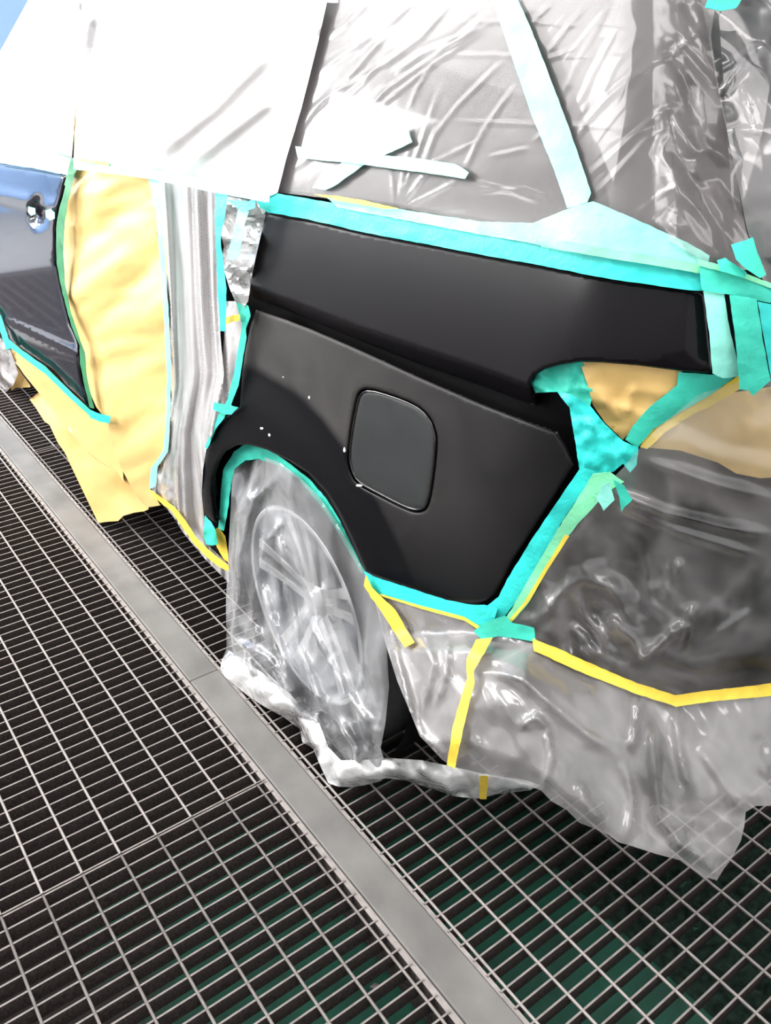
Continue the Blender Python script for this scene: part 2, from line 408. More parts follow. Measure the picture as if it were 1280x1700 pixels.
# pit floor: green paint where it is kept, brown dust elsewhere
def pit_mat():
    m, n, out = nt('pit_floor_paint')
    p = nd(n, 'ShaderNodeBsdfPrincipled', Roughness=.7); g = nd(n, 'ShaderNodeNewGeometry')
    s = nd(n, 'ShaderNodeSeparateXYZ'); n.links.new(g.outputs['Position'], s.inputs[0])
    no = nd(n, 'ShaderNodeTexNoise', Scale=9, Detail=6); n.links.new(g.outputs['Position'], no.inputs['Vector'])
    a = nd(n, 'ShaderNodeMath', operation='MULTIPLY_ADD'); n.links.new(no.outputs['Fac'], a.inputs[0]); a.inputs[1].default_value = .35; n.links.new(s.outputs['Y'], a.inputs[2])
    r = ramp(n, a.outputs[0], [(.30, (0, 0, 0)), (.45, (1, 1, 1))])
    c = ramp(n, no.outputs['Fac'], [(.3, (.003, .045, .028)), (.7, (.007, .095, .058))])
    mx = nd(n, 'ShaderNodeMix'); mx.data_type = 'RGBA'; n.links.new(r.outputs[0], mx.inputs[0]); mx.inputs[6].default_value = (.016, .011, .009, 1)
    n.links.new(c.outputs[0], mx.inputs[7]); n.links.new(mx.outputs[2], p.inputs['Base Color']); n.links.new(p.outputs[0], out.inputs[0]); return m
M_pit = pit_mat()
M_mat = simple('filter_mat_fibre', (.018, .034, .026), .9, .1, 0, .6, 60, .9, 120)

# ------------------------------------------------------------------ the booth (setting)
def structure(o): o['kind'] = 'structure'; return o
floor = bpy.data.objects.new('floor', None); COL.objects.link(floor); structure(floor)
box('pit_floor', -6, 1.0, -1.9, 3.6, -.20, -.14, M_pit, floor)
box('floor_slab', -9, -6, -1.9, 3.6, -.20, 0, M_beam, floor)
box('floor_slab', 1.0, 2.4, -1.9, 3.6, -.20, 0, M_beam, floor)
structure(box('wall_left', -9, 2.4, -2.0, -1.9, -.2, 3.2, M_white))
structure(box('wall_right', -9, 2.4, 3.6, 3.7, -.2, 3.2, M_white))
structure(box('wall_rear', 2.4, 2.5, -2.0, 3.7, -.2, 3.2, M_white))
structure(box('ceiling', -9, 2.5, -2.0, 3.7, 3.2, 3.3, M_white))
wf = bpy.data.objects.new('wall_front', None); COL.objects.link(wf); structure(wf); wf.location = (-8.2, .8, 0)
yy = -1.9
while yy < 3.55:
    box('wall_panel', -8.25, -8.2, yy, min(yy + .93, 3.6), -.2, 3.2, M_blue, wf)
    box('panel_seam', -8.25, -8.215, yy + .93, min(yy + .95, 3.6), -.2, 3.2, M_blued, wf); yy += .95

# steel beam between the gratings, in two lengths that butt with a hairline joint
beam = bpy.data.objects.new('trim_1', None); COL.objects.link(beam); structure(beam); beam.location = (-2, .616, 0)
for x0, x1 in ((-6, -1.5985), (-1.597, 1.0)):
    v = box_verts(x0, x1, .5795, .6535, -.1, .003); v += [(x0, .5745, .0005), (x1, .5745, .0005), (x1, .5795, .0005), (x0, .5795, .0005)]
    o = box('beam_plate', x0, x1, .5795, .6535, -.1, .003, M_beam, beam)
    bm = o.modifiers.new('edge', 'BEVEL'); bm.width = .002; bm.segments = 2
box('beam_flange', -6, 1.0, .566, .5775, -.1, -.0015, M_rod, beam)
box('beam_flange', -6, 1.0, .6555, .664, -.1, -.0015, M_rod, beam)

# ------------------------------------------------------------------ gratings
BH, BT = .034, .0036
def grating(label, x0, x1, xoff, y0, y1, rods, q=.0341):
    g = empty('floor_grating', ((x0 + x1) / 2, (y0 + y1) / 2, -BH), label, 'grating')
    L = y1 - y0
    me = bpy.data.meshes.new('bearing_bar')
    v = [(-BT / 2, -L / 2, 0), (BT / 2, -L / 2, 0), (BT / 2, L / 2, 0), (-BT / 2, L / 2, 0),
         (-BT / 2, -L / 2, BH), (BT / 2, -L / 2, BH), (BT / 2, L / 2, BH), (-BT / 2, L / 2, BH)]
    me.from_pydata(v, [], BF); me.materials.append(M_bar)
    k = math.ceil((x0 + .003 - xoff) / q)
    xs = [x0 + BT / 2]
    while xoff + k * q < x1 - .003:
        if xoff + k * q - xs[-1] > .012: xs.append(xoff + k * q)
        k += 1
    if x1 - xs[-1] > .02: xs.append(x1 - BT / 2)
    for x in xs:
        o = bpy.data.objects.new('bearing_bar', me); COL.objects.link(o); o.parent = g; o.location = (x - g.location.x, 0, 0)
    n = 8; LX = x1 - x0; vr = []; fr = []
    rr = .0031
    for i in range(n):
        a = 2 * math.pi * i / n; vr += [(-LX / 2, rr * math.cos(a), rr * math.sin(a)), (LX / 2, rr * math.cos(a), rr * math.sin(a))]
    for i in range(n): j = (i + 1) % n; fr.append((2 * i, 2 * i + 1, 2 * j + 1, 2 * j))
    fr.append(tuple(range(0, 2 * n, 2))[::-1]); fr.append(tuple(range(1, 2 * n, 2)))
    mr = bpy.data.meshes.new('cross_rod'); mr.from_pydata(vr, [], fr); mr.materials.append(M_rod)
    mr.polygons.foreach_set('use_smooth', [True] * len(mr.polygons))
    for y in rods:
        o = bpy.data.objects.new('cross_rod', mr); COL.objects.link(o); o.parent = g; o.location = (0, y - g.location.y, BH - .0012)
    return g
rodsA = [.10208 + .075 * i for i in range(-15, 7)]
rodsB = [.82288 + .075 * i for i in range(-2, 15)]
grating('steel bar grating left of the flat beam, beyond the seam, towards the front', -5.9, -1.2145, -1.21312, -1.04, .572, rodsA)
grating('steel bar grating nearest the camera with green paint showing, left of the flat beam', -1.2115, .6, -1.21312, -1.04, .572, rodsA)
xsB = -.64211 - 74 * .0341 + .0135
grating('narrow far stretch of bar grating right of the beam, beside the hanging brown paper', -5.9, xsB - .0015, -.64211, .660, 1.89, rodsB)
grating('long steel bar grating under the wheel and rear bumper, right of the flat beam', xsB + .0015, .6, -.64211, .660, 1.89, rodsB)

# fibrous filter mat lying in the pit under the rear bumper
def mat_field():
    xs = np.linspace(-.80, .25, 90); ys = np.linspace(1.0, 1.95, 80)
    gx, gy = np.meshgrid(xs, ys); z = -.118 + .03 * (vnoise(gx * 28, gy * 28, 1) - .5) + .03 * (vnoise(gx * 75, gy * 75, 2) - .5)
    ed = np.minimum.reduce([gx - xs[0], xs[-1] - gx, gy - ys[0] - .06 * vnoise(gx * 9, gx * 0, 3), ys[-1] - gy]); z = np.where(ed < .02, -.138, z)
    V = np.stack([gx, gy, z], -1).reshape(-1, 3); ny, nx = gx.shape
    Fc = [(j * nx + i, j * nx + i + 1, (j + 1) * nx + i + 1, (j + 1) * nx + i) for j in range(ny - 1) for i in range(nx - 1)]
    o = make('filter_mat', V, Fc, M_mat)
    tag(o, 'dark green fibrous filter mat lying in the pit below the rear bumper', 'mat')
mat_field()
# flake of dried paint in the pit beside the beam
def flake(px, py, s, rot):
    c = on_z(np.array([px]), np.array([py]), np.array([-.0]))[0]
    pts = [(-1, -.3, .1), (-.4, .5, .5), (.3, .6, .2), (1, .1, .55), (.5, -.6, .2), (-.2, -.5, .6), (0, 0, .9), (-.55, .05, .55)]
    V = [(c[0] + s * (x * math.cos(rot) - y * math.sin(rot)), c[1] + s * (x * math.sin(rot) + y * math.cos(rot)), -.033 + s * z * .6) for x, y, z in pts]
    return V, [(0, 1, 7), (1, 6, 7), (1, 2, 6), (2, 3, 6), (3, 4, 6), (4, 5, 6), (5, 7, 6), (5, 0, 7)]
M_flake = simple('dry_flake', (.13, .12, .125), .8, .2, 0, .3, 60)
V, Fc = flake(624, 1620, .011, .6)
tag(make('paint_flake', V, Fc, M_flake, None, False), 'curled grey flake of dried paint caught in the grating beside the beam', 'flake')
V, Fc = flake(217, 1634, .006, 1.6)
tag(make('paint_flake', V, Fc, simple('tan_flake', (.3, .22, .15), .8), None, False), 'tiny tan flake caught in the near grating, lower left', 'flake')

# ------------------------------------------------------------------ the car
car = empty('car', (-2.2, 1.2, 0), 'dark car masked for painting, its rear quarter panel left bare in black primer', 'car')
def shell():
    zs = np.r_[np.linspace(.2, 1.1, 31), np.linspace(1.13, 1.62, 14)]
    side = np.linspace(-4.4, -.9, 130); arc = np.linspace(0, math.pi / 2, 14); rear = np.linspace(0.05, 1, 12)
    rows = []
    for z in zs:
        y0 = np.interp(z, ZT, YT) + .03; xr = np.interp(z, XZ, XT) - .03; r = np.interp(z, RZ, RT)
        row = [(x + (xr - r + .9) * max(0, (x + 1.2) / .3) if x > -1.2 else x, y0, z) for x in side]
        for q, (x, y, zz) in enumerate(row):      # bonnet and windscreen line
            top = np.interp(x, [-4.4, -3.45, -3.04, -2.63, -2.3], [.92, 1.05, 1.33, 1.46, 1.62]); z2 = .2 + (zz - .2) * (top - .2) / 1.42
            row[q] = (x, np.interp(z2, ZT, YT) + .03, z2)
        row += [(xr - r + r * math.sin(a), y0 + r - r * math.cos(a), z) for a in arc[1:]]
        row += [(xr, y0 + r + (1.9 - y0 - r) * t, z) for t in rear]
        rows.append(row)
    V = np.array(rows); nz, ns = V.shape[:2]; Fc = []
    for j in range(nz - 1):
        for i in range(ns - 1):
            c = (V[j, i] + V[j + 1, i + 1]) / 2
            if c[1] < 1.0 and c[0] < -1.0 and ((c[0] - ARCH[0]) ** 2 + (c[2] - ARCH[1]) ** 2 < (ARCH[2] + .03) ** 2 or (abs(c[0] - ARCH[0]) < ARCH[2] + .03 and c[2] < ARCH[1])): continue
            if c[0] > -1.0 and c[2] < .315: continue
            Fc.append((j * ns + i, j * ns + i + 1, (j + 1) * ns + i + 1, (j + 1) * ns + i))
    make('body_shell', V.reshape(-1, 3), Fc, M_shell, car)
shell()
def well():
    n = 30; V = []; Fc = []; cx, cz, r = ARCH[0], ARCH[1], ARCH[2] + .045
    for i in range(n + 1):
        a = math.radians(-35 + 250 * i / n); V += [(cx + r * math.cos(a), .765, cz + r * math.sin(a)), (cx + r * math.cos(a), 1.15, cz + r * math.sin(a))]
    for i in range(n): Fc.append((2 * i, 2 * i + 1, 2 * i + 3, 2 * i + 2))
    Fc.append(tuple(2 * i + 1 for i in range(n + 1)))
    make('wheel_arch_liner', V, Fc, M_shell, car)
    box('underbody', -4.2, -.7, 1.02, 1.9, .24, .30, M_shell, car)
well()

# glass and trims behind the films
patch('quarter_glass', [(470, -20), (1090, -20), (1128, 410), (1000, 400), (800, 362), (640, 335), (470, 315)], body(-.006), M_glass, 40, parent=car)
patch('door_glass', [(150, -20), (440, -20), (430, 300), (300, 285), (150, 262)], body(-.006), M_glass, 40, parent=car)
patch('front_door_glass', [(60, -20), (118, -20), (112, 255), (-20, 250), (-20, 130)], body(-.006), M_glass, 30, parent=car)
patch('rear_pillar_trim', [(1092, -20), (1128, -20), (1172, 430), (1132, 412)], body(.002), M_trim, 20, parent=car, thick=.01)
patch('tailgate_glass', [(1190, -20), (1340, -20), (1340, 440), (1235, 420), (1215, 330)], body(-.008), M_glass, 30, parent=car)

# front door, navy and glossy, with a swage line at the handle and a crease low down
door_poly = [(-60, 262), (0, 272), (60, 281), (111, 291), (104, 322), (95, 352), (92, 380), (93, 437), (103, 486), (116, 539), (131, 573), (131, 602), (136, 635), (150, 681),
             (112, 647), (75, 610), (37, 584), (14, 564), (2, 524), (-60, 430)]
def door_disp(px, py):
    d1 = py - (322 + .22 * px); d2 = py - (530 + .45 * px)
    bowl = np.hypot((px - 64) / 16, (py - 352) / 30)
    return .006 * np.exp(-(d1 / 9) ** 2) + .010 * np.exp(-(d2 / 10) ** 2) - .02 * np.clip(1 - bowl ** 2, 0, 1)
fd = patch('front_door', door_poly, body(.004), M_door, 7, door_disp, thick=.012, parent=car, roll=(5, .006))
hr = patch('door_handle_recess', smooth_poly([(58, 328), (70, 330), (75, 345), (73, 368), (66, 381), (56, 374), (53, 358), (55, 340)]), body(-.004), simple('handle_bowl', (.06, .032, .026), .5, .4), 4,
           lambda x, y: -.012 * np.clip(1 - ((x - 64) / 11) ** 2 - ((y - 354) / 27) ** 2, 0, 1), parent=fd)

# quarter panel in two fields with the sliding-door rail slot between them
U = [(444, 353), (520, 367), (600, 386), (700, 405), (800, 424), (900, 442), (1000, 462), (1080, 474), (1140, 482), (1161, 484), (1168, 490), (1171, 505), (1176, 560), (1181, 608), (1180, 617), (1172, 619),
     (1130, 616), (1060, 607), (1000, 602), (965, 601), (930, 606), (905, 613), (887, 624), (880, 636), (884, 655), (893, 674),
     (860, 663), (800, 640), (700, 606), (619, 574), (532, 539), (457, 507), (418, 495), (414, 490), (415, 469), (420, 435), (428, 402), (437, 372)]
BEV = [(412, 474), (500, 506), (600, 545), (700, 578), (800, 612), (890, 645)]
def u_disp(px, py):
    yb = np.interp(px, [p[0] for p in BEV], [p[1] for p in BEV])
    below = np.clip(py - yb, 0, 40) * (px < 895)
    return -.0009 * below + .010 * np.clip((px - 1010) / 170, 0, 1) ** 2 * 0 - .004 * np.clip((px - 1130) / 45, 0, 1) ** 2
patch('upper_quarter_panel', U, body(.006), M_primer, 5, u_disp, thick=.014, parent=car, roll=(4, .004))
FUEL = smooth_poly([(596, 649), (612, 643), (653, 655), (685, 668), (702, 678), (716, 694), (723, 713), (726, 728), (724, 762), (718, 808), (714, 830), (708, 846), (697, 851), (683, 849), (660, 839), (622, 819), (598, 806), (585, 792), (578, 768), (578, 745), (583, 706), (590, 670)], 1)
def scale_poly(P, k):
    c = np.mean(P, 0); return [tuple(c + (np.array(p) - c) * k) for p in P]
L = [(425, 514), (470, 529), (515, 546), (590, 578), (700, 628), (800, 671), (860, 694), (923, 718), (940, 746), (953, 772), (905, 848), (850, 933), (836, 962), (823, 985), (808, 998), (790, 1003), (770, 1002), (740, 995), (680, 976), (620, 956), (607, 950),
     (600, 934), (581, 890), (562, 852), (541, 817), (512, 786), (480, 765), (442, 746), (412, 738), (394, 739), (375, 749), (362, 767), (354, 790), (352, 812), (356, 850), (360, 868), (352, 864), (338, 853), (335, 820), (337, 779), (344, 745), (356, 715), (375, 692), (398, 676), (402, 619), (408, 579), (417, 535)]
def l_disp(px, py):
    yt = np.interp(px, [425, 590, 700, 923], [514, 578, 628, 718])
    P = body_hit(px, py, 0.0); rr = np.hypot(P[:, 0] - ARCH[0], P[:, 2] - ARCH[1])
    fl = np.clip((.50 - rr) / .1, 0, 1); fl = fl * fl * (3 - 2 * fl)
    return .005 * fl + .0006 * np.clip(12 - (py - yt), 0, 12) * 0 + .004 * np.exp(-((rr - .515) / .02) ** 2) * 0
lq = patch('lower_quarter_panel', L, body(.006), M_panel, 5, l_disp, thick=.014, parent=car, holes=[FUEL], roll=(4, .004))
patch('fuel_door', scale_poly(FUEL, .962), body(.0065), M_fuel, 6, None, thick=.006, parent=car, roll=(4, .0025))
def edge_tube(name, pts, surf, rad, mat, parent):
    P = surf(np.array([p[0] for p in pts]), np.array([p[1] for p in pts]), np.zeros(len(pts))); n = len(P); V = []; Fc = []
    for i in range(n):
        t = P[(i + 1) % n] - P[i - 1]; t /= np.linalg.norm(t); a = np.cross(t, [0, 1, 0]); a /= np.linalg.norm(a); b = np.cross(t, a)
        for k in range(6): V.append(P[i] + rad * (math.cos(k * math.pi / 3) * a + math.sin(k * math.pi / 3) * b))
    for i in range(n):
        for k in range(6): Fc.append((6 * i + k, 6 * i + (k + 1) % 6, 6 * ((i + 1) % n) + (k + 1) % 6, 6 * ((i + 1) % n) + k))
    return make(name, V, Fc, mat, parent)
edge_tube('fuel_door_rim', resample(scale_poly(FUEL, .955), 6), body(.0058), .0019, simple('gloss_black_edge', (.01, .009, .009), .15, .6), car)
M_chip = simple('bare_chip', (.75, .74, .72), .5)
for cx, cy, a, b in ((571.5, 747, 2.4, 4.5), (596, 806, 6, 2.2), (383, 677, 5, 4), (434, 711, 3, 2), (447, 722, 2, 2.5), (470, 626, 1.2, 1.2), (513, 660, 1.5, 3)):
    pl = [(cx + a * math.cos(t) * random.uniform(.7, 1.2), cy + b * math.sin(t) * random.uniform(.7, 1.2)) for t in np.arange(0, 6.2, .8)]
    patch('paint_chip', pl, body(.0068 + (.016 if cx < 460 and cy > 660 else 0)), M_chip, 3, parent=lq)

# rear wheel
wc = (WHEEL[0], .79, WHEEL[1])
wheel = bpy.data.objects.new('wheel', None); COL.objects.link(wheel); wheel.parent = car; wheel.location = Vector(wc) - car.location
def lathe(name, prof, mat, n=64):
    V = []; Fc = []; m = len(prof)
    for i in range(n):
        a = 2 * math.pi * i / n
        for r, y in prof: V.append((wc[0] + r * math.cos(a), wc[1] + y, wc[2] + r * math.sin(a)))
    for i in range(n):
        for j in range(m - 1): Fc.append((i * m + j, i * m + j + 1, ((i + 1) % n) * m + j + 1, ((i + 1) % n) * m + j))
    return make(name, V, Fc, mat, wheel)
lathe('tyre', [(.215, -.035), (.235, -.045), (.27, -.05), (.30, -.042), (.318, -.02), (.326, .02), (.326, .12), (.31, .16), (.22, .16)], M_tyre)
lathe('rim', [(.222, -.034), (.224, -.046), (.217, -.049), (.210, -.044), (.203, -.028), (.192, .02), (.188, .13), (.02, .135)], M_alloyd)
lathe('rim_flange', [(.212, -.0445), (.218, -.0512), (.2245, -.047)], M_alloy)
lathe('hub_cap', [(.0, -.030), (.018, -.030), (.03, -.026), (.034, -.012), (.062, -.010), (.07, .02)], M_alloy, 32)
for k in range(5):
    for s in (-1, 1):
        a = math.radians(100 - 72 * k); V = []; Fc = []
        prof = [(.04, s * .016, .010, -.016), (.12, s * .022, .0105, -.024), (.206, s * .030, .015, -.038)]
        for r, off, hw, y in prof:
            for t, yy2 in ((-hw, y), (hw, y), (hw, y + .03), (-hw, y + .03)):
                V.append((wc[0] + r * math.cos(a) - (off + t) * math.sin(a), wc[1] + yy2, wc[2] + r * math.sin(a) + (off + t) * math.cos(a)))
        for i in range(2):
            for j in range(4): Fc.append((4 * i + j, 4 * i + (j + 1) % 4, 4 * i + 4 + (j + 1) % 4, 4 * i + 4 + j))
        Fc += [(3, 2, 1, 0), (8, 9, 10, 11)]
        sp = make('spoke', V, Fc, M_alloy, wheel, False)
        bv = sp.modifiers.new('edge', 'BEVEL'); bv.width = .003; bv.segments = 2

# ------------------------------------------------------------------ brown paper
def thing(name, poly, surf, mat, label, cat, group=None, **kw):
    return tag(patch(name, poly, surf, mat, **kw), label, cat, group)
thing('kraft_paper', [(126, 136), (150, 145), (170, 175), (178, 282), (255, 296), (264, 350), (271, 450), (278, 560), (282, 650), (277, 740), (268, 762), (258, 778), (249, 812), (258, 826), (266, 839), (246, 842), (228, 826), (206, 786), (188, 748), (180, 702), (160, 676), (140, 630), (133, 602), (133, 573), (118, 539), (105, 486), (95, 437), (94, 380), (98, 352), (107, 322), (114, 291), (122, 280), (124, 210)],
      body(.016), M_kraftp, 'tall brown paper sheet taped over the pillar between front door and clear door film', 'masking paper', step=9, thick=.0006,
      disp=plus(crumple(75, .034, -.7, 2.6, 0, 1), crumple(26, .008, -.5, 2.5, 1, 2)))
thing('kraft_paper', [(16, 574), (40, 590), (75, 615), (112, 650), (150, 688), (183, 702), (190, 735), (204, 778), (205, 800), (195, 784), (164, 764), (143, 748), (105, 703), (89, 682), (66, 654), (40, 622), (24, 598)],
      body(.014), M_kraftp, 'brown paper strip taped along the sill below the navy front door', 'masking paper', step=8, thick=.0006,
      disp=plus(crumple(50, .014, .8, 2.2, 2, 1), crumple(18, .004, .8, 2.0, 3, 2)))
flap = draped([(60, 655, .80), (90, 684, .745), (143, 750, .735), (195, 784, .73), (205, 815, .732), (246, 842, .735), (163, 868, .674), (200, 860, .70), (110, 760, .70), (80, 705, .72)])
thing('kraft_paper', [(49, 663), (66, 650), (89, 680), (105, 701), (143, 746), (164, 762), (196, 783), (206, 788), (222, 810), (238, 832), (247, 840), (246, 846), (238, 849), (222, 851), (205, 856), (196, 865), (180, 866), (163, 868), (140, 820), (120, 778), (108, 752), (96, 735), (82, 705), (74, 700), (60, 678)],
      flap, M_kraft_shaded, 'loose brown paper flap hanging from the sill down onto the grating', 'masking paper', step=8, thick=.0006,
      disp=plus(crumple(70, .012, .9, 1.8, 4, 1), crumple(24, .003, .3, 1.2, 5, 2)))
thing('kraft_paper', [(-20, 590), (10, 592), (24, 604), (50, 640), (50, 643), (26, 644), (8, 655), (-20, 655)], body(-.02), M_kraft, 'small crumpled brown paper at the left edge below the front door', 'masking paper', step=6, thick=.0006, disp=crumple(22, .02, .4, 1.5, 1, 2))
thing('kraft_paper', [(962, 600), (1000, 600), (1060, 605), (1132, 616), (1128, 642), (1080, 678), (1052, 712), (1034, 730), (1005, 702), (984, 672), (976, 640)],
      body(-.014), M_kraftp, 'brown paper triangle filling the tail lamp opening under the black panel corner', 'masking paper', step=7, thick=.0006,
      disp=plus(crumple(48, .016, .3, 1.8, 6, 2), folds([([(985, 660), (1075, 690)], .004, 6), ([(1040, 690), (1048, 650), (1060, 640)], .006, 7), ([(990, 640), (1030, 700)], .004, 5)])))
thing('kraft_paper', [(1064, 742), (1100, 714), (1150, 664), (1190, 656), (1230, 650), (1330, 636), (1330, 790), (1262, 794), (1222, 786), (1192, 768), (1130, 748)],
      body(-.016), M_kraft, 'brown paper behind clear film beside the tail lamp, at the right edge', 'masking paper', step=9, thick=.0006, disp=plus(crumple(60, .02, .7, 1.8, 7, 1), crumple(22, .005, .7, 1.8, 2, 2)))

# ------------------------------------------------------------------ clear film
thing('masking_film', [(58, -20), (0, 86), (-30, 130), (-30, 258), (0, 262), (118, 279), (121, 240), (126, 160), (133, 60), (138, -20)], body(.014), F_whitened,
      'plastic film with painted white glare over the front door window, at the left edge', 'masking film', step=9, disp=plus(crumple(60, .012, 1.35, 3, 0, 2), folds([([(106, 128), (121, 180)], -.006, 4), ([(15, 85), (16, 120)], -.006, 3)])))
thing('masking_film', [(136, -20), (548, -20), (528, 70), (500, 180), (476, 260), (461, 320), (440, 330), (360, 315), (250, 293), (180, 283), (140, 272), (141, 235), (146, 190), (138, 154), (126, 146), (134, 60)], body(.016), F_whitened,
      'wide plastic film with painted white glare over the sliding door window, folds running diagonally', 'masking film', step=7,
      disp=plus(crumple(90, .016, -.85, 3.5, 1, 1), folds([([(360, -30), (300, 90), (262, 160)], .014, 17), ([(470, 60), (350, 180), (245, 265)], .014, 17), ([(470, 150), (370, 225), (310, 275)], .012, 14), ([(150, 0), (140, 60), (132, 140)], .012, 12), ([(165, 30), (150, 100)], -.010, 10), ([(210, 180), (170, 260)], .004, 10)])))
QF = []
for pts, a, wd in [
    ([(700, -10), (640, 45), (560, 95), (515, 130)], 5, 4), ([(760, -10), (700, 60), (640, 105), (520, 175)], 5, 4), ([(815, 20), (760, 65), (700, 90), (648, 125)], 6, 5),
    ([(825, 30), (740, 80), (640, 150), (560, 230), (470, 290)], 6, 4), ([(812, 45), (720, 105), (600, 200), (520, 270)], 4, 4), ([(660, 40), (600, 95), (540, 160), (500, 210)], 5, 5), ([(620, -5), (575, 40), (530, 70)], 5, 4),
    ([(640, 60), (560, 150), (520, 180), (470, 260)], 5, 4), ([(640, 90), (600, 140), (560, 175), (520, 235)], 4, 4), ([(715, 110), (690, 150), (678, 180)], 4, 3), ([(840, 95), (760, 175), (720, 225), (700, 280)], 3, 3.5), ([(855, 140), (810, 205), (790, 240), (772, 280)], 4, 3.5),
    ([(925, -5), (880, 40), (850, 80)], 4, 4), ([(980, 0), (930, 60), (900, 100)], 4, 4), ([(1010, 15), (960, 100), (930, 170)], 3, 4), ([(960, 75), (930, 90), (880, 110)], 3, 3), ([(1130, 85), (1080, 105), (1010, 160), (975, 200), (950, 240)], 7, 4.5),
    ([(1140, 168), (1090, 190), (1030, 245), (975, 295)], 7, 4.5), ([(1135, 200), (1075, 230), (1020, 290), (985, 328)], 5, 4), ([(1140, 300), (1100, 320), (1050, 360)], 4, 4), ([(1110, 345), (1075, 372)], 3, 3), ([(1095, 45), (1050, 70), (1020, 110), (985, 190)], 4, 4), ([(1180, 30), (1110, 95), (1080, 100)], 6, 5),
    ([(660, 345), (690, 260), (735, 130)], 3, 3), ([(658, 345), (680, 240)], 3, 2.5), ([(662, 345), (720, 270), (800, 230)], 3, 3), ([(655, 345), (650, 290), (640, 270)], 3, 2.5), ([(665, 348), (760, 300)], 2.5, 3), ([(700, 350), (780, 345)], 2, 3), ([(775, 298), (830, 310), (900, 335)], 3, 4), ([(790, 320), (870, 312), (920, 330)], 2.5, 3), ([(805, 262), (880, 245)], 2.5, 3), ([(880, 240), (930, 195), (950, 150)], 3, 3.5),
    ([(740, 200), (860, 205), (1000, 210), (1100, 220)], 1.5, 3), ([(700, 90), (900, 92), (1080, 95)], 1.2, 3), ([(760, 35), (900, 37), (1050, 50)], 1.2, 3), ([(1000, 240), (1080, 215), (1130, 200)], 2, 3)]:
    QF.append((pts, a * .0003, wd * 1.15))
    QF.append(([(x - wd * .9, y - wd * 1.1) for x, y in pts], -a * .00012, wd))
thing('masking_film', [(540, -20), (1192, -20), (1180, 60), (1192, 140), (1215, 250), (1238, 380), (1262, 450), (1200, 446), (1168, 432), (1060, 372), (980, 336), (890, 372), (800, 370), (700, 352), (600, 336), (448, 318), (474, 240), (505, 130), (530, 40)], body(.010), F_clear,
      'clear creased film stretched over the grey quarter window', 'masking film', step=4.2,
      disp=plus(folds(QF), lambda x, y: np.clip((x - 1085) / 40, 0, 1) * (.013 + crumple(42, .020, 1.0, 2.2, 3, 2)(x, y)), lambda x, y: .005 * (vnoise(x / 210, y / 160, 1) - .5)))
thing('masking_film', [(1160, -20), (1340, -20), (1340, 480), (1268, 470), (1240, 380), (1216, 260), (1190, 140), (1176, 60)], body(.030), F_rear,
      'wrinkled clear film over the tailgate window, upper right', 'masking film', step=7,
      disp=plus(crumple(80, .045, .8, 1.6, 2, 1), crumple(30, .006, .9, 2.0, 6, 1), folds([([(1190, 165), (1240, 95), (1275, 70)], .02, 8), ([(1232, 130), (1250, 190), (1265, 240)], .008, 3), ([(1200, 215), (1280, 220)], .006, 4)])))
# pleated film hanging over the sliding door opening
def pleats(px, py):
    l = np.interp(py, [298, 450, 640, 780, 960], [263, 272, 282, 262, 262]); r = np.interp(py, [298, 500, 620, 720, 960], [358, 364, 372, 350, 380])
    u = (px - l) / (r - l)
    return .026 * (vnoise(u * 9, py / 420, 2) - .5) + .009 * (vnoise(u * 18, py / 300, 5) - .5)
thing('masking_film', [(262, 298), (300, 305), (357, 318), (359, 420), (363, 500), (366, 560), (372, 620), (366, 680), (352, 720), (343, 745), (337, 779), (335, 820), (338, 853), (346, 905), (380, 938), (380, 968), (362, 950), (344, 932), (322, 906), (304, 884), (288, 858), (256, 822), (250, 808), (259, 778), (270, 760), (278, 740), (283, 650), (279, 560), (272, 450), (265, 350)], body(.014), F_door,
      'pleated grey plastic film hanging over the sliding door opening, beside the brown paper', 'masking film', step=3.2,
      disp=plus(pleats, lambda x, y: np.clip((y - 760) / 60, 0, 1) * np.clip((300 - x) / 30, 0, 1) * crumple(22, .03, .9, 1.6, 4, 2)(x, y)))
thing('masking_film', [(362, 322), (400, 330), (440, 336), (441, 357), (432, 395), (424, 430), (416, 470), (412, 500), (404, 512), (390, 500), (378, 470), (367, 430), (372, 410), (365, 380)], body(.012), F_whitened,
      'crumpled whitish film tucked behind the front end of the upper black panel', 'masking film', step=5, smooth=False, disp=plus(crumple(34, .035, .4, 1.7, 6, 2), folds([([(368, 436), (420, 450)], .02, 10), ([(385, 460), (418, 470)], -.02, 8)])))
thing('masking_film', [(372, 500), (398, 500), (404, 520), (398, 570), (384, 640), (370, 690), (358, 715), (352, 705), (366, 640), (372, 560)], body(.008), F_door,
      'narrow pleated film in the gap just left of the black quarter panel', 'masking film', step=5, disp=crumple(14, .02, 1.45, 5, 2, 1))
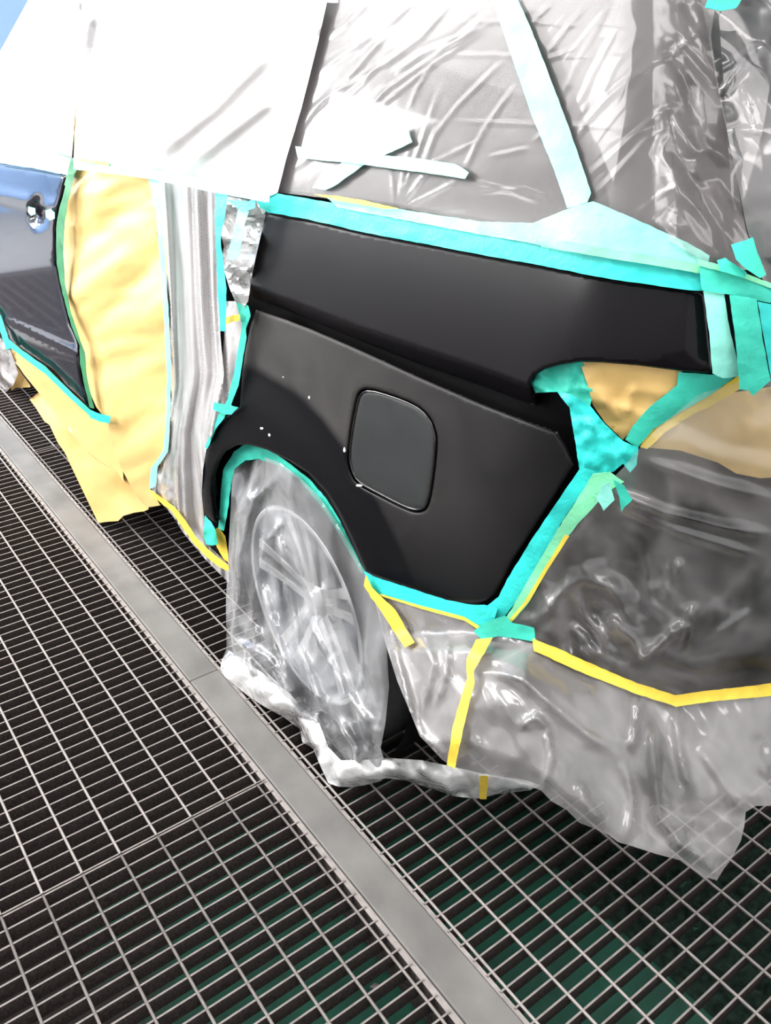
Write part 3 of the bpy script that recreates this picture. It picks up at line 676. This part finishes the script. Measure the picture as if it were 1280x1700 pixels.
# bag over the wheel, sagging onto the grating
bag = draped([(385, 790, .735), (405, 760, .75), (440, 752, .745), (490, 790, .732), (560, 860, .728), (606, 950, .725), (628, 1010, .735), (640, 1080, .722), (642, 1180, .718), (632, 1240, .715), (500, 1000, .726), (450, 880, .724), (570, 1000, .724), (580, 1150, .715), (430, 1000, .705), (480, 1120, .70),
              (378, 900, .715), (374, 1000, .69), (374, 1085, .672), (376, 1112, .668), (440, 1165, .69), (510, 1222, .700), (545, 1296, .69), (562, 1302, .692), (612, 1304, .735), (520, 1170, .70), (560, 1250, .695)])
rimd = lambda x, y: -.0
spk = []
for k in range(5):
    a0 = math.radians(100 - 72 * k)
    for r0 in (.06,):
        pass
BAGF = [([(470, 780), (420, 830), (400, 920), (395, 1050)], .010, 7), ([(430, 775), (400, 850), (388, 960)], .008, 6), ([(480, 850), (440, 900), (420, 1000), (430, 1100)], .008, 6), ([(455, 855), (485, 1000), (500, 1100)], .008, 6), ([(430, 960), (470, 1090), (500, 1180)], .008, 7),
        ([(500, 1010), (560, 1120), (610, 1200)], .006, 5), ([(490, 1060), (540, 1180), (590, 1240)], .007, 6), ([(380, 1060), (440, 1090), (490, 1150)], .010, 8), ([(410, 1080), (430, 1160)], .008, 6), ([(520, 1150), (530, 1220), (550, 1290)], .012, 8), ([(560, 1190), (590, 1240), (600, 1300)], .010, 7),
        ([(470, 1080), (475, 1140), (500, 1210)], .010, 7), ([(490, 1130), (520, 1180), (580, 1220)], -.008, 6), ([(395, 1090), (450, 1140), (520, 1200)], .014, 9)]
thing('wheel_cover_film', [(385, 800), (390, 780), (405, 758), (430, 756), (464, 768), (496, 790), (530, 825), (560, 868), (585, 912), (604, 948), (618, 980), (630, 1020), (642, 1075), (646, 1140), (640, 1200), (632, 1242), (640, 1270), (634, 1296), (612, 1303), (585, 1306), (562, 1304), (546, 1298), (534, 1270), (520, 1240), (505, 1228), (498, 1205), (470, 1185), (440, 1170), (410, 1150), (376, 1122), (368, 1108), (369, 1094), (376, 1078), (375, 1000), (380, 900)], bag, F_bag,
      'crumpled clear plastic bag draped over the spoked rear wheel down to the grating', 'masking film', step=5.5,
      disp=plus(folds([(p, a * 1.6, b) for p, a, b in BAGF]), crumple(55, .014, .9, 2.2, 1, 2), lambda x, y: np.clip((y - (950 + .55 * (x - 380))) / 160, 0, 1) * crumple(30, .020, .6, 1.6, 4, 2)(x, y)))
BUNCH = [(368, 1096), (380, 1080), (400, 1092), (440, 1120), (480, 1150), (505, 1178), (530, 1200), (545, 1240), (566, 1262), (600, 1262), (640, 1258), (700, 1262), (748, 1272), (800, 1284), (850, 1292), (905, 1300), (880, 1312), (830, 1318), (790, 1326), (755, 1322), (710, 1308), (675, 1296), (640, 1292), (610, 1302), (585, 1307), (562, 1306), (545, 1300), (532, 1272), (520, 1243), (502, 1232), (497, 1210), (470, 1190), (440, 1174), (410, 1154), (374, 1124), (366, 1110)]
thing('masking_film', BUNCH,
      draped([(372, 1100, .665), (380, 1118, .664), (440, 1130, .675), (440, 1172, .676), (505, 1190, .688), (502, 1230, .695), (562, 1303, .685), (566, 1265, .68), (640, 1290, .74), (640, 1260, .735), (710, 1305, .82), (710, 1265, .80), (790, 1325, .895), (800, 1286, .87), (900, 1300, 1.0), (880, 1312, 1.0)]), F_bunch,
      'white bunched edge of plastic gathered along the grating below the wheel', 'masking film', step=6,
      disp=plus(crumple(30, .034, .7, 1.5, 2, 2), crumple(11, .008, .2, 1.4, 5, 1), lambda x, y: .018 * (1 - np.clip(1 - seg_dist(x, y, BUNCH + [BUNCH[0]]) / 20, 0, 1) ** 2)))
# film over the rear bumper, in two lengths joined at a yellow tape line
BF1 = [([(1000, 810), (1100, 850), (1200, 875), (1290, 890)], .016, 8), ([(1010, 830), (1120, 880), (1280, 930)], .010, 7), ([(900, 945), (960, 870), (990, 820)], .012, 9), ([(880, 1040), (920, 1000), (950, 960)], .016, 9), ([(1000, 1010), (1050, 1060), (1085, 1115)], .014, 7), ([(1040, 1110), (1085, 1080), (1140, 1030)], .016, 7), ([(1150, 1000), (1140, 1060), (1130, 1090)], .014, 7), ([(960, 1040), (985, 1080), (1030, 1110)], .010, 6), ([(1070, 900), (1075, 960), (1080, 1040)], .010, 7), ([(1250, 1010), (1180, 1060)], .006, 4), ([(1105, 930), (1110, 1000)], .010, 6), ([(1120, 960), (1130, 930)], .01, 6), ([(1060, 760), (1180, 800), (1290, 830)], .008, 8)]
thing('masking_film', [(846, 1038), (880, 1000), (905, 955), (935, 900), (968, 850), (1005, 806), (1036, 775), (1062, 744), (1090, 712), (1160, 655), (1240, 630), (1340, 610), (1340, 1138), (1185, 1156), (1121, 1163), (1057, 1143), (972, 1110), (890, 1072), (850, 1060)], body(.016), F_rear,
      'clear wrinkled film over the dark rear bumper, above the long yellow tape line', 'masking film', step=6,
      disp=plus(folds([(p, a * .8, b) for p, a, b in BF1]), lambda x, y: np.exp(-(((x - 1000) / 110) ** 2 + ((y - 1010) / 90) ** 2)) * crumple(38, .045, .9, 1.8, 5, 2)(x, y), crumple(80, .016, .35, 3, 3, 2)))
def ledge(x, y):
    yt = np.interp(x, [800, 891, 972, 1057, 1121, 1280], [1050, 1072, 1110, 1143, 1163, 1146])
    yb = np.interp(x, [780, 870, 960, 1045, 1100, 1280], [1080, 1115, 1180, 1250, 1270, 1270])
    t = np.clip((y - yt) / np.maximum(yb - yt, 8), 0, 1)
    return (.05 + .035 * np.exp(-((x - 960) / 120) ** 2)) * t + .06 * np.clip((y - yb) / 150, 0, 1)
def skirt_surf(px, py, d):
    P = body_hit(px, py, .020 + d); low = P[:, 2] < .008
    if low.any(): P[low] = on_z(np.asarray(px)[low], np.asarray(py)[low], .008)
    return P
def on_skirt(off):
    return lambda px, py, d: body_hit(px, py, off + d + ledge(px, py))
SK = [([(1045, 1250), (1060, 1190), (1060, 1150)], .010, 6), ([(800, 1110), (870, 1130), (950, 1200), (1035, 1262)], .012, 8), ([(1035, 1262), (1050, 1330), (1040, 1400)], .010, 7), ([(1080, 1180), (1085, 1260), (1095, 1360), (1160, 1430)], .014, 7), ([(1118, 1170), (1130, 1260), (1150, 1330)], .010, 6), ([(1110, 1390), (1170, 1430), (1190, 1455)], .012, 6), ([(1235, 1350), (1200, 1300), (1160, 1240)], .010, 7), ([(905, 1200), (915, 1260), (900, 1320)], .010, 7), ([(860, 1210), (890, 1190), (910, 1210)], .010, 6), ([(690, 1030), (720, 1100), (700, 1190)], .008, 6), ([(640, 1010), (665, 1110), (690, 1200)], .012, 6), ([(745, 1040), (740, 1120), (720, 1180)], .008, 6), ([(960, 1290), (970, 1330), (1000, 1370)], .010, 7), ([(660, 1130), (700, 1220), (760, 1275)], .010, 7)]
thing('masking_film', [(612, 972), (640, 985), (700, 1008), (770, 1030), (800, 1052), (850, 1060), (891, 1070), (972, 1108), (1057, 1141), (1121, 1161), (1185, 1153), (1340, 1134), (1340, 1345), (1282, 1338), (1255, 1338), (1238, 1348), (1236, 1370), (1230, 1396), (1212, 1430), (1202, 1442), (1190, 1462), (1172, 1456), (1150, 1444), (1128, 1428), (1090, 1418), (1050, 1405), (1026, 1398), (1010, 1386), (985, 1375), (962, 1366), (940, 1344), (915, 1330), (898, 1312), (870, 1302), (820, 1290), (770, 1282), (735, 1262), (697, 1222), (680, 1180), (660, 1132), (642, 1075), (626, 1012)], skirt_surf, F_skirt,
      'long clear film skirt hanging from the rear bumper to a ragged point over the grating', 'masking film', step=6,
      disp=plus(ledge, folds(SK), crumple(90, .020, 1.1, 2.2, 6, 1), crumple(34, .009, 1.0, 2, 7, 2)))
thing('masking_film', [(-20, 565), (0, 560), (14, 572), (24, 600), (30, 620), (22, 640), (4, 656), (-20, 662)], body(.012), F_door,
      'small crumpled film scrap at the left edge below the front door', 'masking film', step=5, disp=crumple(16, .02, .8, 1.6, 0, 2))

# ------------------------------------------------------------------ tapes
def tape(poly, mat, label, off=.030, group=None, step=9, am=.0025, surf=None, k=0, ragged=.5):
    t = thing('masking_tape', poly, surf or body(off), mat, label, 'tape', group, step=step, thick=.0004, disp=crumple(16, am, .6, 1.6, k, 2), ragged=ragged)
    return t
tape([(-30, 254), (0, 258), (58, 264), (60, 258), (76, 250), (118, 264), (120, 288), (111, 291), (60, 280), (0, 271), (-30, 266)], M_tealp, 'pale teal tape along the top edge of the navy front door', .032, k=1)
tape([(117, 262), (130, 265), (132, 276), (122, 290), (113, 300), (110, 312), (106, 306), (112, 288)], M_greend, 'small dark green tape knot at the top rear corner of the front door', .034)
tape([(113, 290), (124, 288), (118, 312), (112, 340), (107, 370), (105, 420), (108, 470), (118, 520), (133, 565), (141, 585), (143, 620), (150, 650), (155, 672), (156, 678), (149, 676), (140, 640), (133, 603), (132, 573), (118, 540), (104, 487), (94, 437), (93, 380), (97, 352), (105, 322)], M_greend, 'dark green tape strip running down the rear edge of the navy door', .044, k=2)
tape([(-30, 500), (2, 524), (14, 562), (20, 578), (10, 580), (0, 548), (-30, 520)], M_teal, 'teal tape on the front edge of the navy door, at the left edge', .019, k=6)
tape([(13, 562), (37, 582), (75, 608), (112, 645), (150, 681), (151, 693), (112, 657), (75, 621), (37, 593), (16, 576)], M_teal, 'teal tape along the bottom edge of the navy door', .022, k=3)
tape([(149, 680), (166, 687), (183, 691), (182, 703), (166, 700), (150, 694)], M_cyan, 'short teal tape tab where the door tape meets the tall brown paper', .046, k=4)
tape([(122, 262), (180, 271), (260, 283), (360, 300), (448, 317), (447, 336), (440, 336), (357, 320), (255, 298), (180, 288), (122, 281)], M_tealp, 'pale teal tape along the beltline above the brown paper and pleated film', .052, k=5)
tape([(246, 294), (262, 298), (268, 350), (275, 450), (281, 540), (284, 620), (282, 700), (279, 750), (262, 775), (258, 808), (248, 812), (250, 778), (262, 762), (272, 745), (276, 690), (277, 620), (273, 540), (267, 450), (259, 350)], M_tealp, 'thin teal tape down the joint between tall brown paper and pleated film', .042, k=6)
tape([(357, 318), (378, 322), (373, 360), (366, 400), (371, 440), (376, 480), (375, 520), (374, 550), (366, 550), (362, 500), (359, 420), (357, 370)], M_cyan, 'upright teal tape strip at the rear edge of the pleated door film', .045, k=7)
tape([(398, 334), (418, 338), (405, 375), (398, 425), (388, 432), (376, 430), (388, 385)], M_tealp, 'short pale teal tape on the whitish film ahead of the black panel', .040, k=1)
tape([(378, 332), (412, 334), (424, 328), (424, 345), (402, 352)], M_cyan, 'small teal tape tab just under the beltline tape ahead of the black panel', .049, k=2)
tape([(372, 529), (386, 523), (398, 522), (398, 532), (386, 534), (373, 540)], M_yel, 'tiny yellow tape across the gap left of the black panel', .030, k=3)
tape([(386, 486), (398, 500), (412, 508), (416, 524), (408, 545), (409, 560), (404, 590), (396, 640), (384, 672), (372, 694), (358, 712), (344, 746), (340, 742), (352, 712), (362, 690), (378, 662), (388, 620), (397, 570), (402, 540), (396, 515)], M_teal, 'curved teal tape following the front edge of the lower black panel', .020, k=4)
tape([(355, 668), (372, 672), (396, 676), (384, 688), (372, 688), (354, 680)], M_teal, 'small teal tape tab above the front of the wheel arch', .026, k=5)
tape([(420, 323), (447, 319), (560, 338), (700, 367), (800, 385), (900, 403), (1000, 420), (1100, 436), (1162, 447), (1165, 483), (1140, 481), (1080, 473), (1000, 461), (900, 441), (800, 423), (700, 404), (600, 385), (520, 366), (444, 352), (432, 345)], M_cyan, 'wide teal tape along the top edge of the upper black panel', .018, k=6)
tape([(540, 326), (640, 343), (720, 356), (800, 368), (885, 370), (910, 360), (940, 348), (985, 334), (1060, 366), (1140, 402), (1178, 424), (1174, 454), (1100, 441), (1000, 424), (900, 407), (800, 390), (700, 371), (560, 344)], M_tealp, 'pale teal second layer of tape with a peak below the pillar strip', .022, k=7)
tape([(885, 392), (1000, 412), (1100, 428), (1176, 442), (1174, 456), (1100, 443), (1000, 427), (900, 410)], M_greenl, 'light green overlap strip at the rear end of the beltline tape', .026, k=2)
tape([(520, 322), (560, 325), (610, 334), (662, 346), (640, 347), (560, 333)], M_yel, 'thin yellow tape sliver peeping above the teal beltline tape', .030, k=3)
tape([(126, 262), (136, 263), (182, 270), (180, 275), (130, 268)], M_yel, 'short yellow sliver at the front end of the beltline tape', .056, k=4)
tape([(857, -6), (880, 44), (900, 95), (940, 200), (962, 262), (981, 320), (975, 336), (960, 341), (942, 346), (932, 318), (920, 282), (880, 185), (840, 66), (819, 5), (840, -8)], M_tealp, 'long pale teal tape strip running up the quarter window', .017, k=5)
tape([(490, 243), (580, 254), (680, 261), (755, 272), (778, 286), (772, 297), (700, 286), (600, 273), (494, 262)], M_tealp, 'level pale teal tape strip crossing a patch of film on the quarter window', .019, k=6)
tape([(676, 208), (684, 236), (650, 252), (600, 276), (560, 306), (540, 316), (518, 312), (545, 284), (590, 256), (625, 236)], M_tealp, 'slanting pale teal tape strip under the level one on the quarter window', .0165, k=7)
tape([(1161, 436), (1215, 452), (1290, 480), (1340, 498), (1340, 525), (1290, 505), (1215, 490), (1165, 482)], M_teal, 'teal tape band running off to the right edge behind the black panel corner', .034, k=1)
tape([(1158, 430), (1215, 445), (1290, 474), (1340, 490), (1340, 498), (1290, 482), (1215, 455), (1160, 441)], M_greenl, 'light green tape edge above the teal band at the right edge', .037, k=2)
tape([(1168, 484), (1184, 478), (1202, 484), (1210, 540), (1222, 590), (1228, 625), (1200, 628), (1183, 620), (1178, 560)], M_tealp, 'upright pale teal tape along the rear edge of the upper black panel', .028, k=3)
tape([(1211, 490), (1232, 492), (1256, 496), (1266, 560), (1279, 632), (1250, 657), (1243, 648), (1228, 646), (1222, 570)], M_teal, 'broad upright teal tape patch just behind the black panel corner', .040, k=4)
tape([(1258, 500), (1340, 520), (1340, 640), (1280, 624), (1268, 560)], M_cyan, 'teal tape patch cut by the right edge below the band', .036, k=5)
tape([(1214, 406), (1228, 402), (1250, 394), (1258, 420), (1272, 456), (1262, 462), (1238, 446), (1222, 430)], M_teal, 'short upright teal tape tab above the band on the tailgate film', .060, k=6)
tape([(1190, 432), (1204, 428), (1216, 436), (1240, 452), (1236, 462), (1196, 450)], M_teal, 'small teal tape tab at the foot of the dark rear pillar', .048, k=7)
tape([(1170, 12), (1180, -14), (1240, -14), (1222, 14), (1196, 18)], M_teal, 'teal tape scrap on the tailgate film at the top edge', .075, k=1)
tape([(1126, 618), (1180, 622), (1222, 624), (1180, 656), (1130, 684), (1086, 712), (1058, 744), (1038, 730), (1050, 708), (1079, 675), (1124, 640)], M_teal, 'slanting teal tape edging the brown paper triangle on its right', -.006, k=2)
tape([(1240, 622), (1222, 626), (1183, 654), (1150, 664), (1110, 690), (1084, 710), (1062, 742), (1074, 746), (1104, 718), (1150, 688), (1185, 672), (1230, 645)], M_yel, 'slanting yellow tape beside the teal one right of the paper triangle', -.009, k=3)
tape([(880, 633), (890, 620), (905, 612), (930, 606), (965, 600), (974, 612), (985, 630), (984, 658), (978, 678), (950, 660), (926, 650), (906, 651), (889, 652)], M_teal, 'crumpled teal tape in the notch under the upper black panel', -.012, step=6, am=.012, k=4)
tape([(924, 650), (946, 654), (978, 672), (1004, 704), (1034, 732), (1060, 744), (1057, 772), (1046, 784), (1034, 770), (1020, 782), (996, 790), (962, 780), (956, 740), (945, 676)], M_cyan, 'crumpled teal tape bunch at the rear point of the lower black panel', .004, step=6, am=.014, k=5)
tape([(964, 776), (992, 784), (970, 812), (935, 862), (900, 925), (866, 985), (830, 1034), (812, 1050), (792, 1046), (800, 1012), (828, 990), (842, 962), (880, 900), (915, 848)], M_cyan, 'slanting bright teal tape down the rear edge of the lower black panel', .022, k=6)
tape([(985, 786), (1012, 784), (1036, 800), (1010, 816), (966, 862), (934, 902), (905, 952), (880, 998), (846, 1038), (822, 1052), (850, 1010), (890, 940), (930, 872), (960, 826)], M_greenl, 'slanting light green tape beside the bright teal one, over the bumper film', .028, k=7)
tape([(938, 888), (945, 890), (908, 948), (880, 996), (846, 1036), (836, 1040), (870, 1000), (900, 950)], M_yel, 'thin yellow line along the slanting light green tape', .030, k=2, ragged=.2)
tape([(1000, 806), (1012, 800), (1020, 830), (1002, 848), (990, 826)], M_tealp, 'square pale teal tape tab at the upper end of the slanting tape', .044, k=1)
tape([(1018, 796), (1036, 806), (1050, 830), (1036, 842), (1032, 850), (1028, 826)], M_teal, 'pointed teal tape tab right of the square one on the bumper film', .044, k=2)
tape([(604, 948), (620, 957), (680, 977), (740, 996), (780, 1004), (804, 1004), (826, 1010), (818, 1040), (800, 1044), (770, 1024), (700, 1006), (640, 988), (622, 988), (612, 970)], M_cyan, 'teal tape along the bottom edge of the lower black panel', .027, k=3)
tape([(630, 986), (700, 1006), (770, 1024), (800, 1042), (796, 1047), (770, 1030), (700, 1011), (634, 990)], M_yel, 'thin yellow line under the bottom teal tape', .030, k=4, ragged=.2)
tape([(786, 1048), (800, 1036), (838, 1022), (850, 1034), (886, 1042), (890, 1066), (858, 1060), (826, 1056), (802, 1064)], M_teal, 'teal tape cross piece where the slanting and bottom tapes meet', .034, k=5)
tape([(607, 955), (618, 976), (634, 992), (656, 1012), (672, 1040), (688, 1066), (672, 1075), (652, 1046), (634, 1016), (616, 992), (604, 972)], M_yel, 'short slanting yellow tape on the film behind the wheel', k=6, surf=on_skirt(.036))
tape([(791, 1062), (818, 1058), (804, 1084), (786, 1114), (788, 1132), (778, 1172), (768, 1215), (755, 1276), (742, 1270), (752, 1204), (764, 1164), (775, 1126), (774, 1094)], M_yel, 'upright yellow tape running down the bumper film skirt', k=7, surf=on_skirt(.034))
tape([(797, 1288), (811, 1288), (808, 1327), (796, 1327)], M_yel, 'short yellow tape piece near the grating below the upright one', k=1,
     surf=draped([(797, 1288, .84), (811, 1288, .85), (808, 1327, .88), (796, 1327, .87)]))
tape([(884, 1060), (930, 1078), (972, 1098), (1057, 1134), (1121, 1154), (1185, 1146), (1340, 1128), (1340, 1150), (1185, 1164), (1123, 1173), (1057, 1152), (972, 1119), (886, 1080)], M_yel, 'long yellow tape line bending round the rear bumper to the right edge', k=2, surf=on_skirt(.034))
tape([(248, 811), (262, 822), (290, 842), (308, 864), (325, 892), (345, 912), (380, 940), (380, 950), (362, 940), (340, 922), (320, 900), (302, 874), (286, 850), (256, 826)], M_yel, 'yellow tape along the sill under the pleated door film', .032, k=3)
# taped lip of the wheel arch
lip = draped([(368, 780, .742), (387, 749, .748), (429, 741, .745), (483, 779, .738), (544, 844, .732), (602, 946, .728), (365, 880, .742), (360, 830, .744), (464, 768, .742)])
tape([(388, 750), (406, 738), (429, 741), (456, 752), (484, 772), (514, 796), (540, 826), (562, 860), (580, 898), (606, 948), (600, 952), (574, 908), (552, 868), (528, 834), (496, 796), (464, 774), (430, 762), (408, 764), (390, 778), (384, 800), (380, 834), (372, 882), (362, 878), (366, 826), (370, 780)], M_teal, 'crumpled teal tape lining the inner lip of the wheel arch', surf=lip, step=6, am=.008, k=4)
tape([(340, 856), (350, 866), (358, 880), (362, 904), (352, 906), (342, 904), (338, 890)], M_teal, 'crumpled teal tape at the foot of the wheel arch, beside the sill', .028, step=5, am=.01, k=5)
tape([(352, 880), (362, 876), (374, 890), (380, 934), (372, 930), (360, 908)], M_yel, 'crumpled yellow tape between the arch foot and the wheel bag', .012, step=5, am=.008, k=6)
for poly, lab in (([(47, 343), (58, 345), (59, 355), (52, 358), (46, 352)], 'small teal tape patch on the front of the door handle recess'),
                  ([(75, 349), (84, 347), (91, 353), (90, 363), (82, 366), (76, 360)], 'small teal tape patch on the rear of the door handle recess')):
    tape(poly, M_tealp, lab, .010, step=4, am=.001)

# ------------------------------------------------------------------ groups of like things, and labels of parts that stand out
for o in bpy.data.objects:
    c = o.get('category')
    g = {'tape': 'strips and tabs of masking tape', 'masking film': 'sheets of masking film on the car', 'masking paper': 'sheets of brown masking paper', 'grating': 'floor gratings', 'flake': 'flakes caught in the gratings'}.get(c)
    if g: o['group'] = g
for nm, lb in (('upper_quarter_panel', 'smooth black upper panel above the rail slot'), ('lower_quarter_panel', 'matt black lower panel, sanded grey at its front'), ('fuel_door', 'dark grey sanded fuel door'), ('front_door', 'navy glossy front door'), ('rim_flange', 'bright thin rim edge')):
    bpy.data.objects[nm]['label'] = lb
